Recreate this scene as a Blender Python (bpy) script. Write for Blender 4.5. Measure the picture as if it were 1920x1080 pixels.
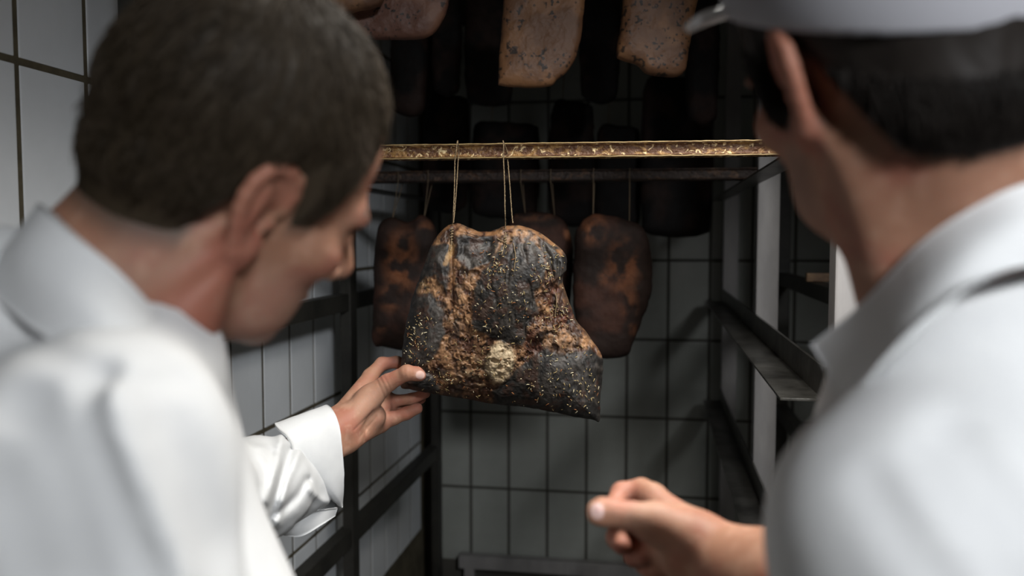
import bpy, bmesh, math, random
import numpy as np
from mathutils import Vector, Matrix
for o in list(bpy.data.objects): bpy.data.objects.remove(o)
S = bpy.context.scene
COL = S.collection
random.seed(4); rng = np.random.default_rng(4)

# ------------------------------------------------------------------ camera
FPX = 1600.0                       # focal length in pixels of the 1920 wide frame
YAW, PITCH = math.radians(9.4), math.radians(3.5)
CAM = np.array([0, 0, 1.5])
CF = np.array([-math.sin(YAW)*math.cos(PITCH), math.cos(YAW)*math.cos(PITCH), -math.sin(PITCH)])
CR = np.array([math.cos(YAW), math.sin(YAW), 0.0])
CU = np.cross(CR, CF)
def W(x, y, d):
    """world point seen at pixel x, y at distance d along the viewing axis"""
    return CAM + d*(CF + (x-960)/FPX*CR + (540-y)/FPX*CU)
cd = bpy.data.cameras.new('camera'); cam = bpy.data.objects.new('camera', cd); COL.objects.link(cam)
m = Matrix(((CR[0], CU[0], -CF[0]), (CR[1], CU[1], -CF[1]), (CR[2], CU[2], -CF[2])))
cam.matrix_world = Matrix.Translation(Vector(CAM)) @ m.to_4x4()
cd.sensor_width = 36; cd.lens = FPX/1920*36; cd.clip_start = .02
cd.dof.use_dof = True; cd.dof.focus_distance = 1.40; cd.dof.aperture_fstop = 2.6; cd.dof.aperture_blades = 9
S.camera = cam

# ------------------------------------------------------------------ light
w = bpy.data.worlds.new('world'); S.world = w; w.use_nodes = True
w.node_tree.nodes['Background'].inputs[0].default_value = (.55, .6, .68, 1)
w.node_tree.nodes['Background'].inputs[1].default_value = .02
def lamp(name, loc, target, size, power, color, spread=180):
    d = bpy.data.lights.new(name, 'AREA'); d.shape = 'RECTANGLE'; d.size, d.size_y = size
    d.energy = power; d.color = color; d.spread = math.radians(spread)
    o = bpy.data.objects.new(name, d); COL.objects.link(o); o.location = loc
    o.rotation_euler = (Vector(target)-Vector(loc)).to_track_quat('-Z', 'Y').to_euler()
    return o
lamp('ceiling_lamp', (.25, 1.0, 2.28), (.20, 1.05, 0), (.40, .30), 14, (1, .96, .90), 121)
lamp('rear_fill', (1.2, -1.4, 2.68), (-.45, 1.9, .70), (.6, .4), 8, (.95, .97, 1), 44)  # added unseen fill behind the camera, lifts the backs and left wall
V = S.view_settings
V.view_transform = 'Standard'; V.look = 'None'; V.exposure = 0; V.gamma = 1; V.use_curve_mapping = False

# ------------------------------------------------------------------ helpers
def mat(name, col, rough=.6, metal=0, var=None, scale=8, bump=0, bscale=60, vcol=False, spec=.5, sss=0, stretch=(1,1,1), contrast=(.35,.65), coat=0):
    M = bpy.data.materials.new(name); M.use_nodes = True
    N = M.node_tree.nodes; L = M.node_tree.links; b = N['Principled BSDF']
    b.inputs['Roughness'].default_value = rough; b.inputs['Metallic'].default_value = metal
    b.inputs['Specular IOR Level'].default_value = spec
    if coat: b.inputs['Coat Weight'].default_value = coat; b.inputs['Coat Roughness'].default_value = .25
    tc = N.new('ShaderNodeTexCoord'); mp = N.new('ShaderNodeMapping'); L.new(tc.outputs['Object'], mp.inputs[0]); mp.inputs['Scale'].default_value = stretch
    src = None
    if vcol:
        a = N.new('ShaderNodeVertexColor'); a.layer_name = 'Col'; src = a.outputs[0]
    if var is not None:
        n = N.new('ShaderNodeTexNoise'); n.inputs['Scale'].default_value = scale; n.inputs['Detail'].default_value = 6; n.inputs['Roughness'].default_value = .65
        L.new(mp.outputs[0], n.inputs[0])
        r = N.new('ShaderNodeMapRange'); r.inputs[1].default_value, r.inputs[2].default_value = contrast
        L.new(n.outputs[0], r.inputs[0])
        x = N.new('ShaderNodeMix'); x.data_type = 'RGBA'
        L.new(r.outputs[0], x.inputs[0]); x.inputs[7].default_value = (*var, 1)
        if src is not None:
            x.blend_type = 'MULTIPLY'; L.new(src, x.inputs[6])
        else: x.inputs[6].default_value = (*col, 1)
        src = x.outputs[2]
    if src is not None: L.new(src, b.inputs['Base Color'])
    else: b.inputs['Base Color'].default_value = (*col, 1)
    if sss:
        b.inputs['Subsurface Weight'].default_value = sss; b.inputs['Subsurface Radius'].default_value = (1, .35, .2); b.inputs['Subsurface Scale'].default_value = .006
    if bump:
        n2 = N.new('ShaderNodeTexNoise'); n2.inputs['Scale'].default_value = bscale; n2.inputs['Detail'].default_value = 5
        L.new(mp.outputs[0], n2.inputs[0])
        bp = N.new('ShaderNodeBump'); bp.inputs['Strength'].default_value = bump; bp.inputs['Distance'].default_value = .004
        L.new(n2.outputs[0], bp.inputs['Height']); L.new(bp.outputs[0], b.inputs['Normal'])
    return M
def obj(name, me, parent=None, label=None, cat=None, group=None, kind=None):
    o = bpy.data.objects.new(name, me); COL.objects.link(o)
    if parent is not None: o.parent = parent
    for k, v in (('label', label), ('category', cat), ('group', group), ('kind', kind)):
        if v: o[k] = v
    return o
def mesh(name, v, f, M, smooth=True, col=None):
    me = bpy.data.meshes.new(name)
    v = np.asarray(v, dtype=float)
    me.from_pydata(v.tolist(), [], f.tolist() if hasattr(f, 'tolist') else f)
    if smooth: me.polygons.foreach_set('use_smooth', [True]*len(me.polygons))
    if col is not None:
        a = me.color_attributes.new('Col', 'FLOAT_COLOR', 'POINT')
        c = np.ones((len(v), 4), dtype=np.float32); c[:, :3] = col; a.data.foreach_set('color', c.ravel())
    me.materials.append(M); me.update()
    return me
def box_bm(bm, lo, hi):
    r = bmesh.ops.create_cube(bm, size=1)
    lo, hi = Vector(lo), Vector(hi); c = (lo+hi)/2; s = hi-lo
    for v in r['verts']: v.co = Vector((v.co.x*s.x, v.co.y*s.y, v.co.z*s.z))+c
    return r['verts']
def boxes(name, lst, M, bevel=0):
    bm = bmesh.new()
    for lo, hi in lst: box_bm(bm, lo, hi)
    if bevel: bmesh.ops.bevel(bm, geom=bm.edges[:], offset=bevel, segments=2, affect='EDGES', profile=.7)
    me = bpy.data.meshes.new(name); bm.to_mesh(me); bm.free(); me.materials.append(M); return me
def struct(name, lst, M, bevel=0): return obj(name, boxes(name, lst, M, bevel), kind='structure')
def empty(name, loc, label=None, cat=None, group=None):
    o = obj(name, None, None, label, cat, group); o.location = loc; o.empty_display_size = .05
    return o
def put(o, parent):
    """parent keeping world coordinates of mesh data (parents are pure translations)"""
    o.parent = parent; o.location = -parent.location; return o
def tube(paths, r, n=6, twist=0):
    """list of polylines -> verts, faces of round tubes; r scalar or per point list"""
    VV, FF = [], []
    for P in paths:
        P = np.asarray(P, float); T = np.gradient(P, axis=0); T /= np.linalg.norm(T, axis=1)[:, None]+1e-12
        a = np.array([0, 0, 1.0]) if abs(T[0, 2]) < .9 else np.array([1.0, 0, 0])
        X = np.cross(a, T[0]); X /= np.linalg.norm(X); b0 = len(VV); k = len(P)
        for i in range(k):
            X = X-T[i]*(X@T[i]); X /= np.linalg.norm(X); Y = np.cross(T[i], X)
            rr = r[i] if hasattr(r, '__len__') else r
            for j in range(n):
                t = 2*math.pi*j/n+twist*i; q = rr*(1+.25*math.cos(2*(t-twist*i*2)) if twist else rr/rr)
                VV.append(P[i]+q*(math.cos(t)*X+math.sin(t)*Y))
        for i in range(k-1):
            for j in range(n):
                FF.append((b0+i*n+j, b0+i*n+(j+1) % n, b0+(i+1)*n+(j+1) % n, b0+(i+1)*n+j))
        FF.append(tuple(b0+j for j in range(n))[::-1]); FF.append(tuple(b0+(k-1)*n+j for j in range(n)))
    return np.array(VV), FF
def resample(P, n):
    P = np.asarray(P, float); s = np.r_[0, np.cumsum(np.linalg.norm(np.diff(P, axis=0), axis=1))]
    t = np.linspace(0, s[-1], n); return np.stack([np.interp(t, s, P[:, k]) for k in range(P.shape[1])], 1)
def crv(P, n):
    """smooth Catmull-Rom resampling of an open polyline"""
    P = np.asarray(P, float); Q = np.vstack([2*P[0]-P[1], P, 2*P[-1]-P[-2]]); out = []
    for i in range(1, len(Q)-2):
        for t in np.linspace(0, 1, 12, endpoint=False):
            p0, p1, p2, p3 = Q[i-1:i+3]
            out.append(.5*(2*p1+(p2-p0)*t+(2*p0-5*p1+4*p2-p3)*t*t+(3*p1-p0-3*p2+p3)*t**3))
    out.append(P[-1]); return resample(out, n)
def closed_curve(P, n):
    P = np.asarray(P, float); k = len(P); out = []
    for i in range(k):
        p0, p1, p2, p3 = P[i-1], P[i], P[(i+1) % k], P[(i+2) % k]
        for t in np.linspace(0, 1, 10, endpoint=False):
            out.append(.5*(2*p1+(p2-p0)*t+(2*p0-5*p1+4*p2-p3)*t*t+(3*p1-p0-3*p2+p3)*t**3))
    out.append(P[0]); return resample(out, n+1)[:-1]
# value noise in numpy
_tab = rng.random(4096)
def vnoise(p):
    p = np.asarray(p, float); i = np.floor(p).astype(np.int64); f = p-i; f = f*f*(3-2*f)
    def h(a): return _tab[(a[..., 0]*73856093 ^ a[..., 1]*19349663 ^ a[..., 2]*83492791) & 4095]
    r = 0
    for dx in (0, 1):
        for dy in (0, 1):
            for dz in (0, 1):
                wgt = (f[..., 0] if dx else 1-f[..., 0])*(f[..., 1] if dy else 1-f[..., 1])*(f[..., 2] if dz else 1-f[..., 2])
                r = r+wgt*h(i+np.array([dx, dy, dz]))
    return r
def fbm(p, o=4):
    p = np.asarray(p, float); a, s, r = .5, 1, 0
    for k in range(o): r = r+a*vnoise(p*s+17.3*k); a *= .5; s *= 2.03
    return r/(1-.5**o)
def sstep(a, b, x): t = np.clip((x-a)/(b-a), 0, 1); return t*t*(3-2*t)

# ------------------------------------------------------------------ materials
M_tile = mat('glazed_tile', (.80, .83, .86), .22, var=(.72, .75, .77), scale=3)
M_tileb = mat('glazed_tile_dark', (.30, .31, .285), .3, var=(.23, .24, .215), scale=3)  # darker glaze than the left wall tiles
M_grout = mat('smoked_grout', (.055, .045, .026), .9, var=(.12, .10, .06), scale=14, bump=.3)
M_groutb = mat('dark_grout', (.05, .048, .04), .9, var=(.06, .055, .045), scale=14)
M_floor = mat('wet_floor', (.07, .07, .065), .45, var=(.12, .115, .11), scale=4, bump=.2)
M_plaster = mat('grey_plaster', (.42, .42, .4), .8, var=(.34, .34, .32), scale=2)
M_dark = mat('blackened_steel', (.022, .021, .018), .5, .3, var=(.045, .042, .034), scale=9, bump=.25)
M_steel = mat('brushed_steel', (.34, .325, .315), .55, .4, var=(.25, .24, .235), scale=14, stretch=(1, 1, .25), bump=.08)
M_rail = mat('sooty_steel', (.16, .155, .14), .38, .7, var=(.05, .048, .042), scale=12, bump=.2)
M_edge = mat('pale_edge', (.5, .48, .4), .5)

# ------------------------------------------------------------------ structure
WL, WB, WR, CE = -.89, 3.25, 1.45, 2.75
G = .0012
struct('floor', [((WL-.1, -2.8, -.1), (WR+.1, WB+.1, 0))], M_floor)
struct('ceiling', [((WL-.1, -2.8, CE), (WR+.1, WB+.1, CE+.1))], M_plaster)
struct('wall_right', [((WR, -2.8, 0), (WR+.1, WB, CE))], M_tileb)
struct('wall_front', [((WL-.1, -2.9, 0), (WR+.1, -2.8, CE))], M_plaster)
wl = struct('wall_left', [((WL-.1, -2.8, 0), (WL-G, WB+.1, CE))], M_grout)
wb = struct('wall_back', [((WL, WB+G, 0), (WR, WB+.1, CE))], M_groutb)
def tile_mesh(name, a, b, axis, M):
    g = .0052
    if axis == 'x': return boxes(name, [((-.006, g, g), (.0035, a-g, b-g))], M, .0022)
    return boxes(name, [((g, -.0035, g), (a-g, .006, b-g))], M, .0022)
tl = tile_mesh('tile', .15, .35, 'x', M_tile)
i0 = 0
for i in range(-1, 16):
    for j in range(-4, 3):
        y, z = 1.092+.15*i, 1.747+.35*j
        if y+.15 > WB: continue
        t = obj('tile', tl, wl); t.location = (WL-.003+rng.normal()*.0004, y, z)
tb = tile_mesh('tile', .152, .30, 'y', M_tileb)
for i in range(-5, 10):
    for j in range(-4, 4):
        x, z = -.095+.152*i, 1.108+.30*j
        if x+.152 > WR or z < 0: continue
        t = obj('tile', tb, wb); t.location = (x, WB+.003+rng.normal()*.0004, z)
tr = struct('trim_1', [((WL-.003, 1.334, 1.2), (WL+.012, 1.346, CE))], M_edge, .001)

# ------------------------------------------------------------------ racks
def post(lo, hi, M, parent, name='post', bevel=.003):
    return put(obj(name, boxes(name, [(lo, hi)], M, bevel)), parent)
lr = empty('rack_frame', (-.8, 2.2, 0), 'blackened steel rack frame standing along the left tiled wall', 'rack')
for y in (1.24, 2.165, 3.09):
    post((-.815, y-.024, 0), (-.785, y+.024, 2.6), M_dark, lr)
for z, h in ((1.325, .045), (.69, .05), (2.28, .05), (.1, .05)):
    post((-.825, 1.24, z-h/2), (-.79, 3.12, z+h/2), M_dark, lr, 'side_rail')
post((-.80, 1.24, 1.622), (-.745, 3.12, 1.628), M_dark, lr, 'stick_ledge', .001)
rr = empty('rack_frame', (.25, 2.2, 0), 'brushed steel rack frame with sooty angle rails on the right', 'rack')
for y in (1.24, 2.14, 3.13):
    post((.245, y-.022, 0), (.297, y+.022, 2.6), M_steel, rr)
def angle_rail(z, y0, y1, wdt, hgt, parent, M):
    me = boxes('angle_rail', [((.245-wdt, y0, z), (.247, y1, z+.004)), ((.2415, y0, z+.002), (.247, y1, z+hgt))], M, .0008)
    return put(obj('angle_rail', me), parent)
angle_rail(1.262, 1.27, 3.15, .062, .05, rr, M_rail)
angle_rail(.90, 1.27, 3.15, .062, .05, rr, M_rail)
angle_rail(1.624, 1.22, 3.15, .045, .03, rr, M_rail)
angle_rail(2.299, 1.22, 3.15, .045, .03, rr, M_rail)
angle_rail(.42, 1.22, 3.15, .062, .05, rr, M_rail)
bb = empty('base_bar', (-.27, 3.22, 0), 'grey steel bar running low along the back wall', 'bar')
post((-.74, 3.19, .20), (.235, 3.235, .25), M_steel, bb, 'bar')
for xx in (-.70, .19): post((xx-.02, 3.195, 0), (xx+.02, 3.23, .199), M_steel, bb, 'foot')
# ------------------------------------------------------------------ sticks
def crust_mat(name, base, mid, pale, lo, hi):
    M = mat(name, base, .55, .15, bump=.9, bscale=160)
    N = M.node_tree.nodes; L = M.node_tree.links; b = N['Principled BSDF']
    tc = N.new('ShaderNodeTexCoord')
    def nz(s, d, st=(1, 1, 1)):
        mp = N.new('ShaderNodeMapping'); mp.inputs['Scale'].default_value = st; L.new(tc.outputs['Object'], mp.inputs[0])
        n = N.new('ShaderNodeTexNoise'); n.inputs['Scale'].default_value = s; n.inputs['Detail'].default_value = d; n.inputs['Distortion'].default_value = 1.2
        L.new(mp.outputs[0], n.inputs[0]); return n
    def ramp(n, a, c):
        r = N.new('ShaderNodeMapRange'); r.inputs[1].default_value, r.inputs[2].default_value = a, c; L.new(n.outputs[0], r.inputs[0]); return r
    def mx(f, a, c):
        x = N.new('ShaderNodeMix'); x.data_type = 'RGBA'; L.new(f.outputs[0], x.inputs[0])
        if hasattr(a, 'links'): L.new(a, x.inputs[6])
        else: x.inputs[6].default_value = (*a, 1)
        x.inputs[7].default_value = (*c, 1); return x.outputs[2]
    c = mx(ramp(nz(45, 6, (1, 1, 1.6)), lo, lo+.12), base, mid)
    c = mx(ramp(nz(90, 5), hi, hi+.06), c, pale)
    L.new(c, b.inputs['Base Color']); return M
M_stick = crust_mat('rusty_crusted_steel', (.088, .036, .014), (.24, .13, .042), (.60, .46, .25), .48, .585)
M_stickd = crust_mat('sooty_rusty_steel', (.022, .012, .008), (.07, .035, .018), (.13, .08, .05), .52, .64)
M_lip = mat('golden_lip', (.38, .28, .13), .5, .2, var=(.20, .12, .05), scale=60)  # paler thin strips along both channel edges
def stick(name_label, x0, x1, ya, yb, z0, z1, M, group=None, cat='stick', lip=None):
    nx = 260; xs = np.linspace(x0, x1, nx); h = z1-z0
    prof = [(.030, z0+.001), (.030, z0+.0035), (.004, z0+.0035), (.000, z0+.004), (.006, z0+.006), (.0065, z0+h*.5), (.006, z1-.005), (.000, z1-.003), (.004, z1), (.030, z1), (.030, z1-.003), (.012, z1-.004), (.012, z0+.007)]
    prof = np.array(prof); prof = closed_curve(prof, 40) if False else resample(np.vstack([prof, prof[:1]]), 60)[:-1]
    k = len(prof); X = np.repeat(xs, k); P = np.tile(prof, (nx, 1))
    yy = np.interp(X, [x0, x1], [ya, yb])
    v = np.stack([X, yy+P[:, 0], P[:, 1]], 1)
    nn = fbm(v*np.array([140, 140, 220]), 3)-.5
    v[:, 1] += -.0035*nn*(P[:, 0] < .02); v[:, 2] += .0014*(fbm(v*130+9, 3)-.5)
    f = []
    for i in range(nx-1):
        for j in range(k):
            f.append((i*k+j, i*k+(j+1) % k, (i+1)*k+(j+1) % k, (i+1)*k+j))
    f.append(tuple(range(k))); f.append(tuple((nx-1)*k+j for j in range(k))[::-1])
    org = np.array([(x0+x1)/2, (ya+yb)/2, z0]); e = empty('smoke_stick', org, name_label, cat, group)
    obj('channel_bar', mesh('channel_bar', v-org, f, M), e)
    if lip is not None:
        q = []
        for z in (z0+.002, z1-.001):
            q.append(np.stack([xs, np.interp(xs, [x0, x1], [ya, yb])-.0006+.0008*fbm(np.stack([xs*90, xs*0+z*50, xs*0], 1), 2), z+0*xs+.0012*(fbm(np.stack([xs*120, xs*0+z*90, xs*0], 1), 3)-.5)], 1)-org)
        for P in q:
            vv, ff = tube([P], .0013, 6); obj('lip', mesh('lip', vv, ff, lip), e)
    return e
stick('rust brown channel bar crusted with golden residue, holding the herb-crusted ham', -.785, .238, 1.405, 1.445, 1.6295, 1.6555, M_stick, lip=M_lip)
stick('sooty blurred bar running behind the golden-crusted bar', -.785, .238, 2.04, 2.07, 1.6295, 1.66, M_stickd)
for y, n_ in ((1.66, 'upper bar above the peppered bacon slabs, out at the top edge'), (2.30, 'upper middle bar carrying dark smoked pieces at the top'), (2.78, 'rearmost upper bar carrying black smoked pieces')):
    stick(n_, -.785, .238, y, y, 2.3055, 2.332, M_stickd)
for y in (1.66,): pass

# ------------------------------------------------------------------ meat
M_twine = mat('hemp_twine', (.30, .22, .12), .85, var=(.16, .11, .06), scale=200, bump=.6, bscale=400)
M_twined = mat('sooty_twine', (.12, .085, .05), .85)
D0 = 1.42; PXM = FPX/D0
def cpx(P): P = np.asarray(P, float); return np.stack([660+P[:, 0]/2.455, 380+P[:, 1]/2.455], 1)
def polar_pillow(out, cen, nr, Tf, Tb, pw=2.2, edge=.55):
    """closed pillow between an outline (n,2) and its centre: returns uv (m,2), front mask, rho, faces"""
    n = len(out); rho = np.linspace(0, 1, nr+1)[1:]**.8
    uv, rr, sd = [cen], [0.], [1]
    for r in rho: uv += list(cen+(out-cen)*r); rr += [r]*n; sd += [1]*n
    f = [(0, 1+j, 1+(j+1) % n) for j in range(n)]
    for i in range(nr-1):
        a, b = 1+i*n, 1+(i+1)*n
        f += [(a+j, b+j, b+(j+1) % n, a+(j+1) % n) for j in range(n)]
    base = len(uv); uv.append(cen); rr.append(0.); sd.append(-1)
    for r in rho[:-1]: uv += list(cen+(out-cen)*r); rr += [r]*n; sd += [-1]*n
    f += [(base, base+1+(j+1) % n, base+1+j) for j in range(n)]
    for i in range(nr-1):
        a = base+1+i*n; b = base+1+(i+1)*n if i < nr-2 else 1+(nr-1)*n
        f += [(a+j, a+(j+1) % n, b+(j+1) % n, b+j) for j in range(n)]
    uv = np.array(uv); rr = np.array(rr); sd = np.array(sd)
    z = np.where(sd > 0, Tf, -Tb)*np.maximum(1-rr**pw, 0)**edge
    return uv, rr, sd, z, f
def inpoly(P, x, y):
    P = np.asarray(P, float); c = np.zeros(x.shape, bool); j = len(P)-1
    for i in range(len(P)):
        a = (P[i, 1] > y) != (P[j, 1] > y)
        t = x < (P[j, 0]-P[i, 0])*(y-P[i, 1])/(P[j, 1]-P[i, 1]+1e-9)+P[i, 0]
        c ^= (a & t); j = i
    return c
def dpoly(P, x, y, closed=True):
    P = np.asarray(P, float); d = np.full(x.shape, 1e9)
    Q = np.vstack([P, P[:1]]) if closed else P
    for a, b in zip(Q[:-1], Q[1:]):
        ab = b-a; t = np.clip(((x-a[0])*ab[0]+(y-a[1])*ab[1])/(ab@ab), 0, 1)
        d = np.minimum(d, np.hypot(x-a[0]-t*ab[0], y-a[1]-t*ab[1]))
    return d
def sdp(P, x, y): return np.where(inpoly(P, x, y), -1, 1)*dpoly(P, x, y)
# --- the ham in focus; outline and markings in the units of a 1473 px wide study of it
HO = [(440,108),(462,98),(500,98),(540,115),(600,134),(660,125),(700,110),(750,104),(800,112),(860,135),(920,178),(970,220),(990,265),(985,310),(970,345),(980,400),(1005,470),(1035,545),(1075,590),(1110,640),(1145,690),(1156,740),(1150,830),(1142,930),(1140,1008),(1110,1000),(1020,985),(930,965),(820,945),(700,933),(600,918),(500,900),(400,885),(330,872),(270,860),(225,850),(222,800),(230,700),(240,600),(255,530),(280,430),(310,350),(345,250),(370,190),(400,140)]
out = closed_curve(HO, 560); out = out+ (fbm(np.c_[out/22, out[:, 0]*0], 3)-.5)[:, None]*7
uv, rr, sd, z, f = polar_pillow(out, np.array([690., 560.]), 170, .034, .03, 3.2, .5)
x, y = uv.T
wn = np.c_[uv/70, 0*x]; wx = x+40*(fbm(wn, 3)-.5); wy = y+40*(fbm(wn+31, 3)-.5)
fn = fbm(np.c_[uv/16, 0*x], 4); fm = fbm(np.c_[uv/45, 0*x+5], 4)
MUS_SHADE = [[(372,190),(448,190),(462,300),(440,420),(395,330),(335,345),(300,430),(380,420),(420,520),(430,600),(405,690),(350,735),(240,760),(222,800),(205,700),(240,520),(310,330)],
       [(480,150),(560,165),(685,165),(650,260),(540,325),(478,250)],  # not lean: pocket under the fat rim, its shade put into the colour
       [(640,265),(690,190),(760,175),(850,190),(890,260),(890,360),(835,420),(850,500),(815,560),(775,650),(700,635),(600,590),(560,555),(548,480),(575,380),(600,320)],
       [(850,150),(930,190),(1000,260),(985,345),(945,380),(915,300),(880,240)],
       [(830,690),(900,660),(960,700),(1020,670),(1090,665),(1170,740),(1160,900),(1160,1030),(980,985),(820,950),(650,935),(640,870),(740,790)],
       [(215,760),(330,770),(400,800),(420,860),(330,880),(200,860)]]
sds = [sdp(P, wx, wy) for P in MUS_SHADE]; md = np.min(sds, 0)
mus_shade = sstep(9, -9, md+10*(fn-.5))
chk = sstep(.46, .62, fm)
tan = np.array([.34, .19, .095]); brown = np.array([.085, .036, .020]); red = np.array([.10, .028, .02]); black = np.array([.018, .017, .016]); grey = np.array([.054, .048, .042]); cream = np.array([.68, .55, .36]); gold = np.array([.30, .19, .085])
def mixc(a, b, t): return a+(b-a)*t[:, None]
fat = mixc(np.tile(brown, (len(x), 1)), tan, sstep(.36, .58, .65*fm+.35*fn))
fat = mixc(fat, red, .8*sstep(60, 10, dpoly([(880,300),(950,480),(1000,560)], wx, wy, False)))
fat = mixc(fat, red, .7*sstep(70, 10, dpoly([(800,620),(860,680),(930,720)], wx, wy, False)))
fat = mixc(fat, tan*1.15, .9*sstep(55, 15, dpoly([(1020,590),(1080,620),(1100,650)], wx, wy, False))*sstep(.4, .55, fn))
fat = mixc(fat, tan*1.1, .8*sstep(60, 5, dpoly([(470,350),(510,420),(510,560),(460,650),(430,700)], wx, wy, False))*sstep(.3, .55, fm))
fat = mixc(fat, gold, .8*sstep(70, 15, dpoly([(340,380),(320,480),(290,520)], wx, wy, False))*sstep(.36, .5, fn))
el = np.hypot((wx-680)/72, (wy-728)/105)
fat = mixc(fat, cream, sstep(1.15, .75, el))
fat = mixc(fat, cream*.8, .6*sstep(120, 20, np.hypot(wx-600, (wy-770)))*sstep(.52, .6, fn))
fat = mixc(fat, black, .85*sstep(.64, .72, fbm(np.c_[uv/13, 0*x+50], 3)))
fat = mixc(fat, black, .75*sstep(.50, .64, fbm(np.c_[uv/60, 0*x+90], 3)))
stk = fbm(np.c_[(wx+50*(fm-.5))/20, (wy+60*(fbm(wn+77, 3)-.5))/48, 0*x+33], 4); fat = mixc(fat, brown*.8, .6*sstep(.5, .66, stk)); fat = mixc(fat, tan*1.35, .4*sstep(.52, .40, stk)*sstep(.45, .6, fm)*(el > .9))
fat = mixc(fat, np.array([.80, .66, .44]), .8*sstep(1.0, .65, el+.5*(fn-.5)))
mcol = mixc(np.tile(black, (len(x), 1)), grey, sstep(.42, .64, .6*fm+.4*fn))
mcol = mixc(mcol, grey*1.5, .6*sstep(.58, .72, fbm(np.c_[(wx+50*(fm-.5))/24, wy/70, 0*x+44], 3)))
mcol = mixc(mcol, brown, .45*sstep(.56, .70, fbm(np.c_[uv/35, 0*x+70], 4)))
fat = mixc(fat, black, .6*sstep(.93, .985, rr)*sstep(.4, .55, fm))
colr = mixc(fat, mcol, mus_shade)
rimd = dpoly([(372,190),(425,120),(462,108),(540,130),(600,148),(660,142),(700,122),(760,112),(830,128),(920,190),(960,240)], x, y, False)
colr = mixc(colr, np.array([.26, .13, .055]), .85*sstep(14, 4, rimd)*sstep(.35, .55, fn))
colr = mixc(colr, brown*.6, 1.*(sd < 0))
s1 = dpoly([(462,190),(455,240),(440,290)], wx, wy, False); colr = mixc(colr, gold*1.3, sstep(14, 5, s1))
vm = dpoly([(470,330),(500,330)], wx, wy, False)
# relief: lean lobes swell, fat lies in the valleys, folds run down from the strings
hz = np.zeros(len(x)); F_ = (sd > 0)*sstep(1, .93, rr)
hz += .007*sstep(20, -70, md)
for fx, a in ((655, .0016), (712, .003), (742, .0018), (806, .0032), (858, .0025), (908, .004), (935, .003)):
    lx = fx+14*np.sin(y/90+fx)+46*(fbm(np.c_[uv/90, 0*x+fx], 2)-.5)
    hz -= a*np.exp(-((x-lx)/8)**2)*sstep(150, 230, y)*sstep(640, 500, y)*sstep(.3, .55, fbm(np.c_[uv/80, 0*x+fx], 2))
hz -= .006*np.exp(-((x-(462+.02*(y-200)))/9)**2)*sstep(140, 190, y)*sstep(560, 400, y)
hz += .006*sstep(22, 0, rimd)*sstep(.97, .9, rr)
hz -= .010*sstep(0, -40, sds[1])
hz += .008*np.sqrt(np.maximum(0, 1-(np.hypot((x-845)/50, (y-580)/55))**2))
hz += .006*np.sqrt(np.maximum(0, 1-el**2))
hz -= .003*sstep(.52, .64, fbm(np.c_[uv/30, 0*x+11], 3))*(1-mus_shade)+.0015*sstep(.5, .66, stk)*(1-mus_shade)
hz += .0040*(fm-.5)+(.0014+.0018*(1-mus_shade))*(fn-.5)+.0010*(fbm(np.c_[uv/6, 0*x], 2)-.5)
z = z+hz*F_+(sd < 0)*.006*(fm-.5)*sstep(1, .9, rr)
HAMC = W(940, 600, D0)
def ham_pt(cx, cy, zz):
    u = (660+np.asarray(cx)/2.455-940)/PXM; v = (600-(380+np.asarray(cy)/2.455))/PXM
    return u[..., None]*CR+v[..., None]*CU-np.asarray(zz)[..., None]*CF
M_ham = mat('smoked_ham', (0, 0, 0), .5, vcol=True, bump=.3, bscale=150, var=(.55, .5, .48), scale=90, spec=.36)
ham = empty('smoked_ham', HAMC, 'large dark herb-crusted smoked ham hanging in front, held by a hand', 'ham')
obj('meat', mesh('meat', ham_pt(x, y, z), f, M_ham, col=colr), ham)
# twine: front strands, back strands, stitches and fringe
front = sd > 0; fx_, fy_, fz_ = x[front], y[front], z[front]
def surf(cx, cy): i = np.argmin((fx_-cx)**2+(fy_-cy)**2); return fz_[i]
def hp(cx, cy, dz=.002): return ham_pt(np.array([cx]), np.array([cy]), np.array([surf(cx, cy)+dz]))[0]
def wp(px, py, d): return W(px, py, d)-HAMC
def strand(P, n=60, r=.0011):
    P = crv(P, n); P = P+(rng.random(P.shape)-.5)*.0004; return tube([P], r, 6, twist=.9)
tw = [[wp(858,264,1.412), wp(857,270,1.398), wp(855,285,1.397), wp(853,298,1.399), wp(852,350,1.395), wp(850,400,1.39), hp(464,100), hp(462,150), hp(460,195), hp(456,225)],
      [wp(858,264,1.412), wp(860,285,1.44), wp(859,300,1.44), wp(856,350,1.43), wp(852,400,1.42), wp(850,418,1.41)],
      [wp(943,264,1.412), wp(944,270,1.398), wp(944,285,1.397), wp(944,298,1.399), wp(946,350,1.395), wp(947,400,1.39), hp(706,112), hp(708,170), hp(700,205), hp(690,245)],
      [wp(943,264,1.412), wp(951,285,1.44), wp(952,300,1.44), wp(956,350,1.43), wp(960,405,1.42), wp(962,418,1.41)],
      [hp(668,168), hp(690,180), hp(706,186)], [hp(742,190), hp(752,250), hp(745,310)], [hp(930,400), hp(938,450), hp(930,520)]]
for k, P in enumerate(tw):
    vv, ff = strand(P, 90 if k < 4 else 24, .0010 if k < 4 else .0008); obj('twine', mesh('twine', vv, ff, M_twine), ham)
for kx, ky in ((462, (120, 135, 150, 165, 180, 193)), (706, (160, 178, 195))):
    h_ = np.linspace(0, 1, 60); cyy = np.interp(h_, np.linspace(0, 1, len(ky)), ky); t_ = h_*len(ky)*6.28
    P = np.array([hp(kx, c_, .0022)+.0021*(np.cos(t)*CR-np.sin(t)*CF) for c_, t in zip(cyy, t_)])
    vv, ff = tube([P], .0010, 5); obj('twine_knot', mesh('twine_knot', vv, ff, M_twine), ham)
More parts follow.
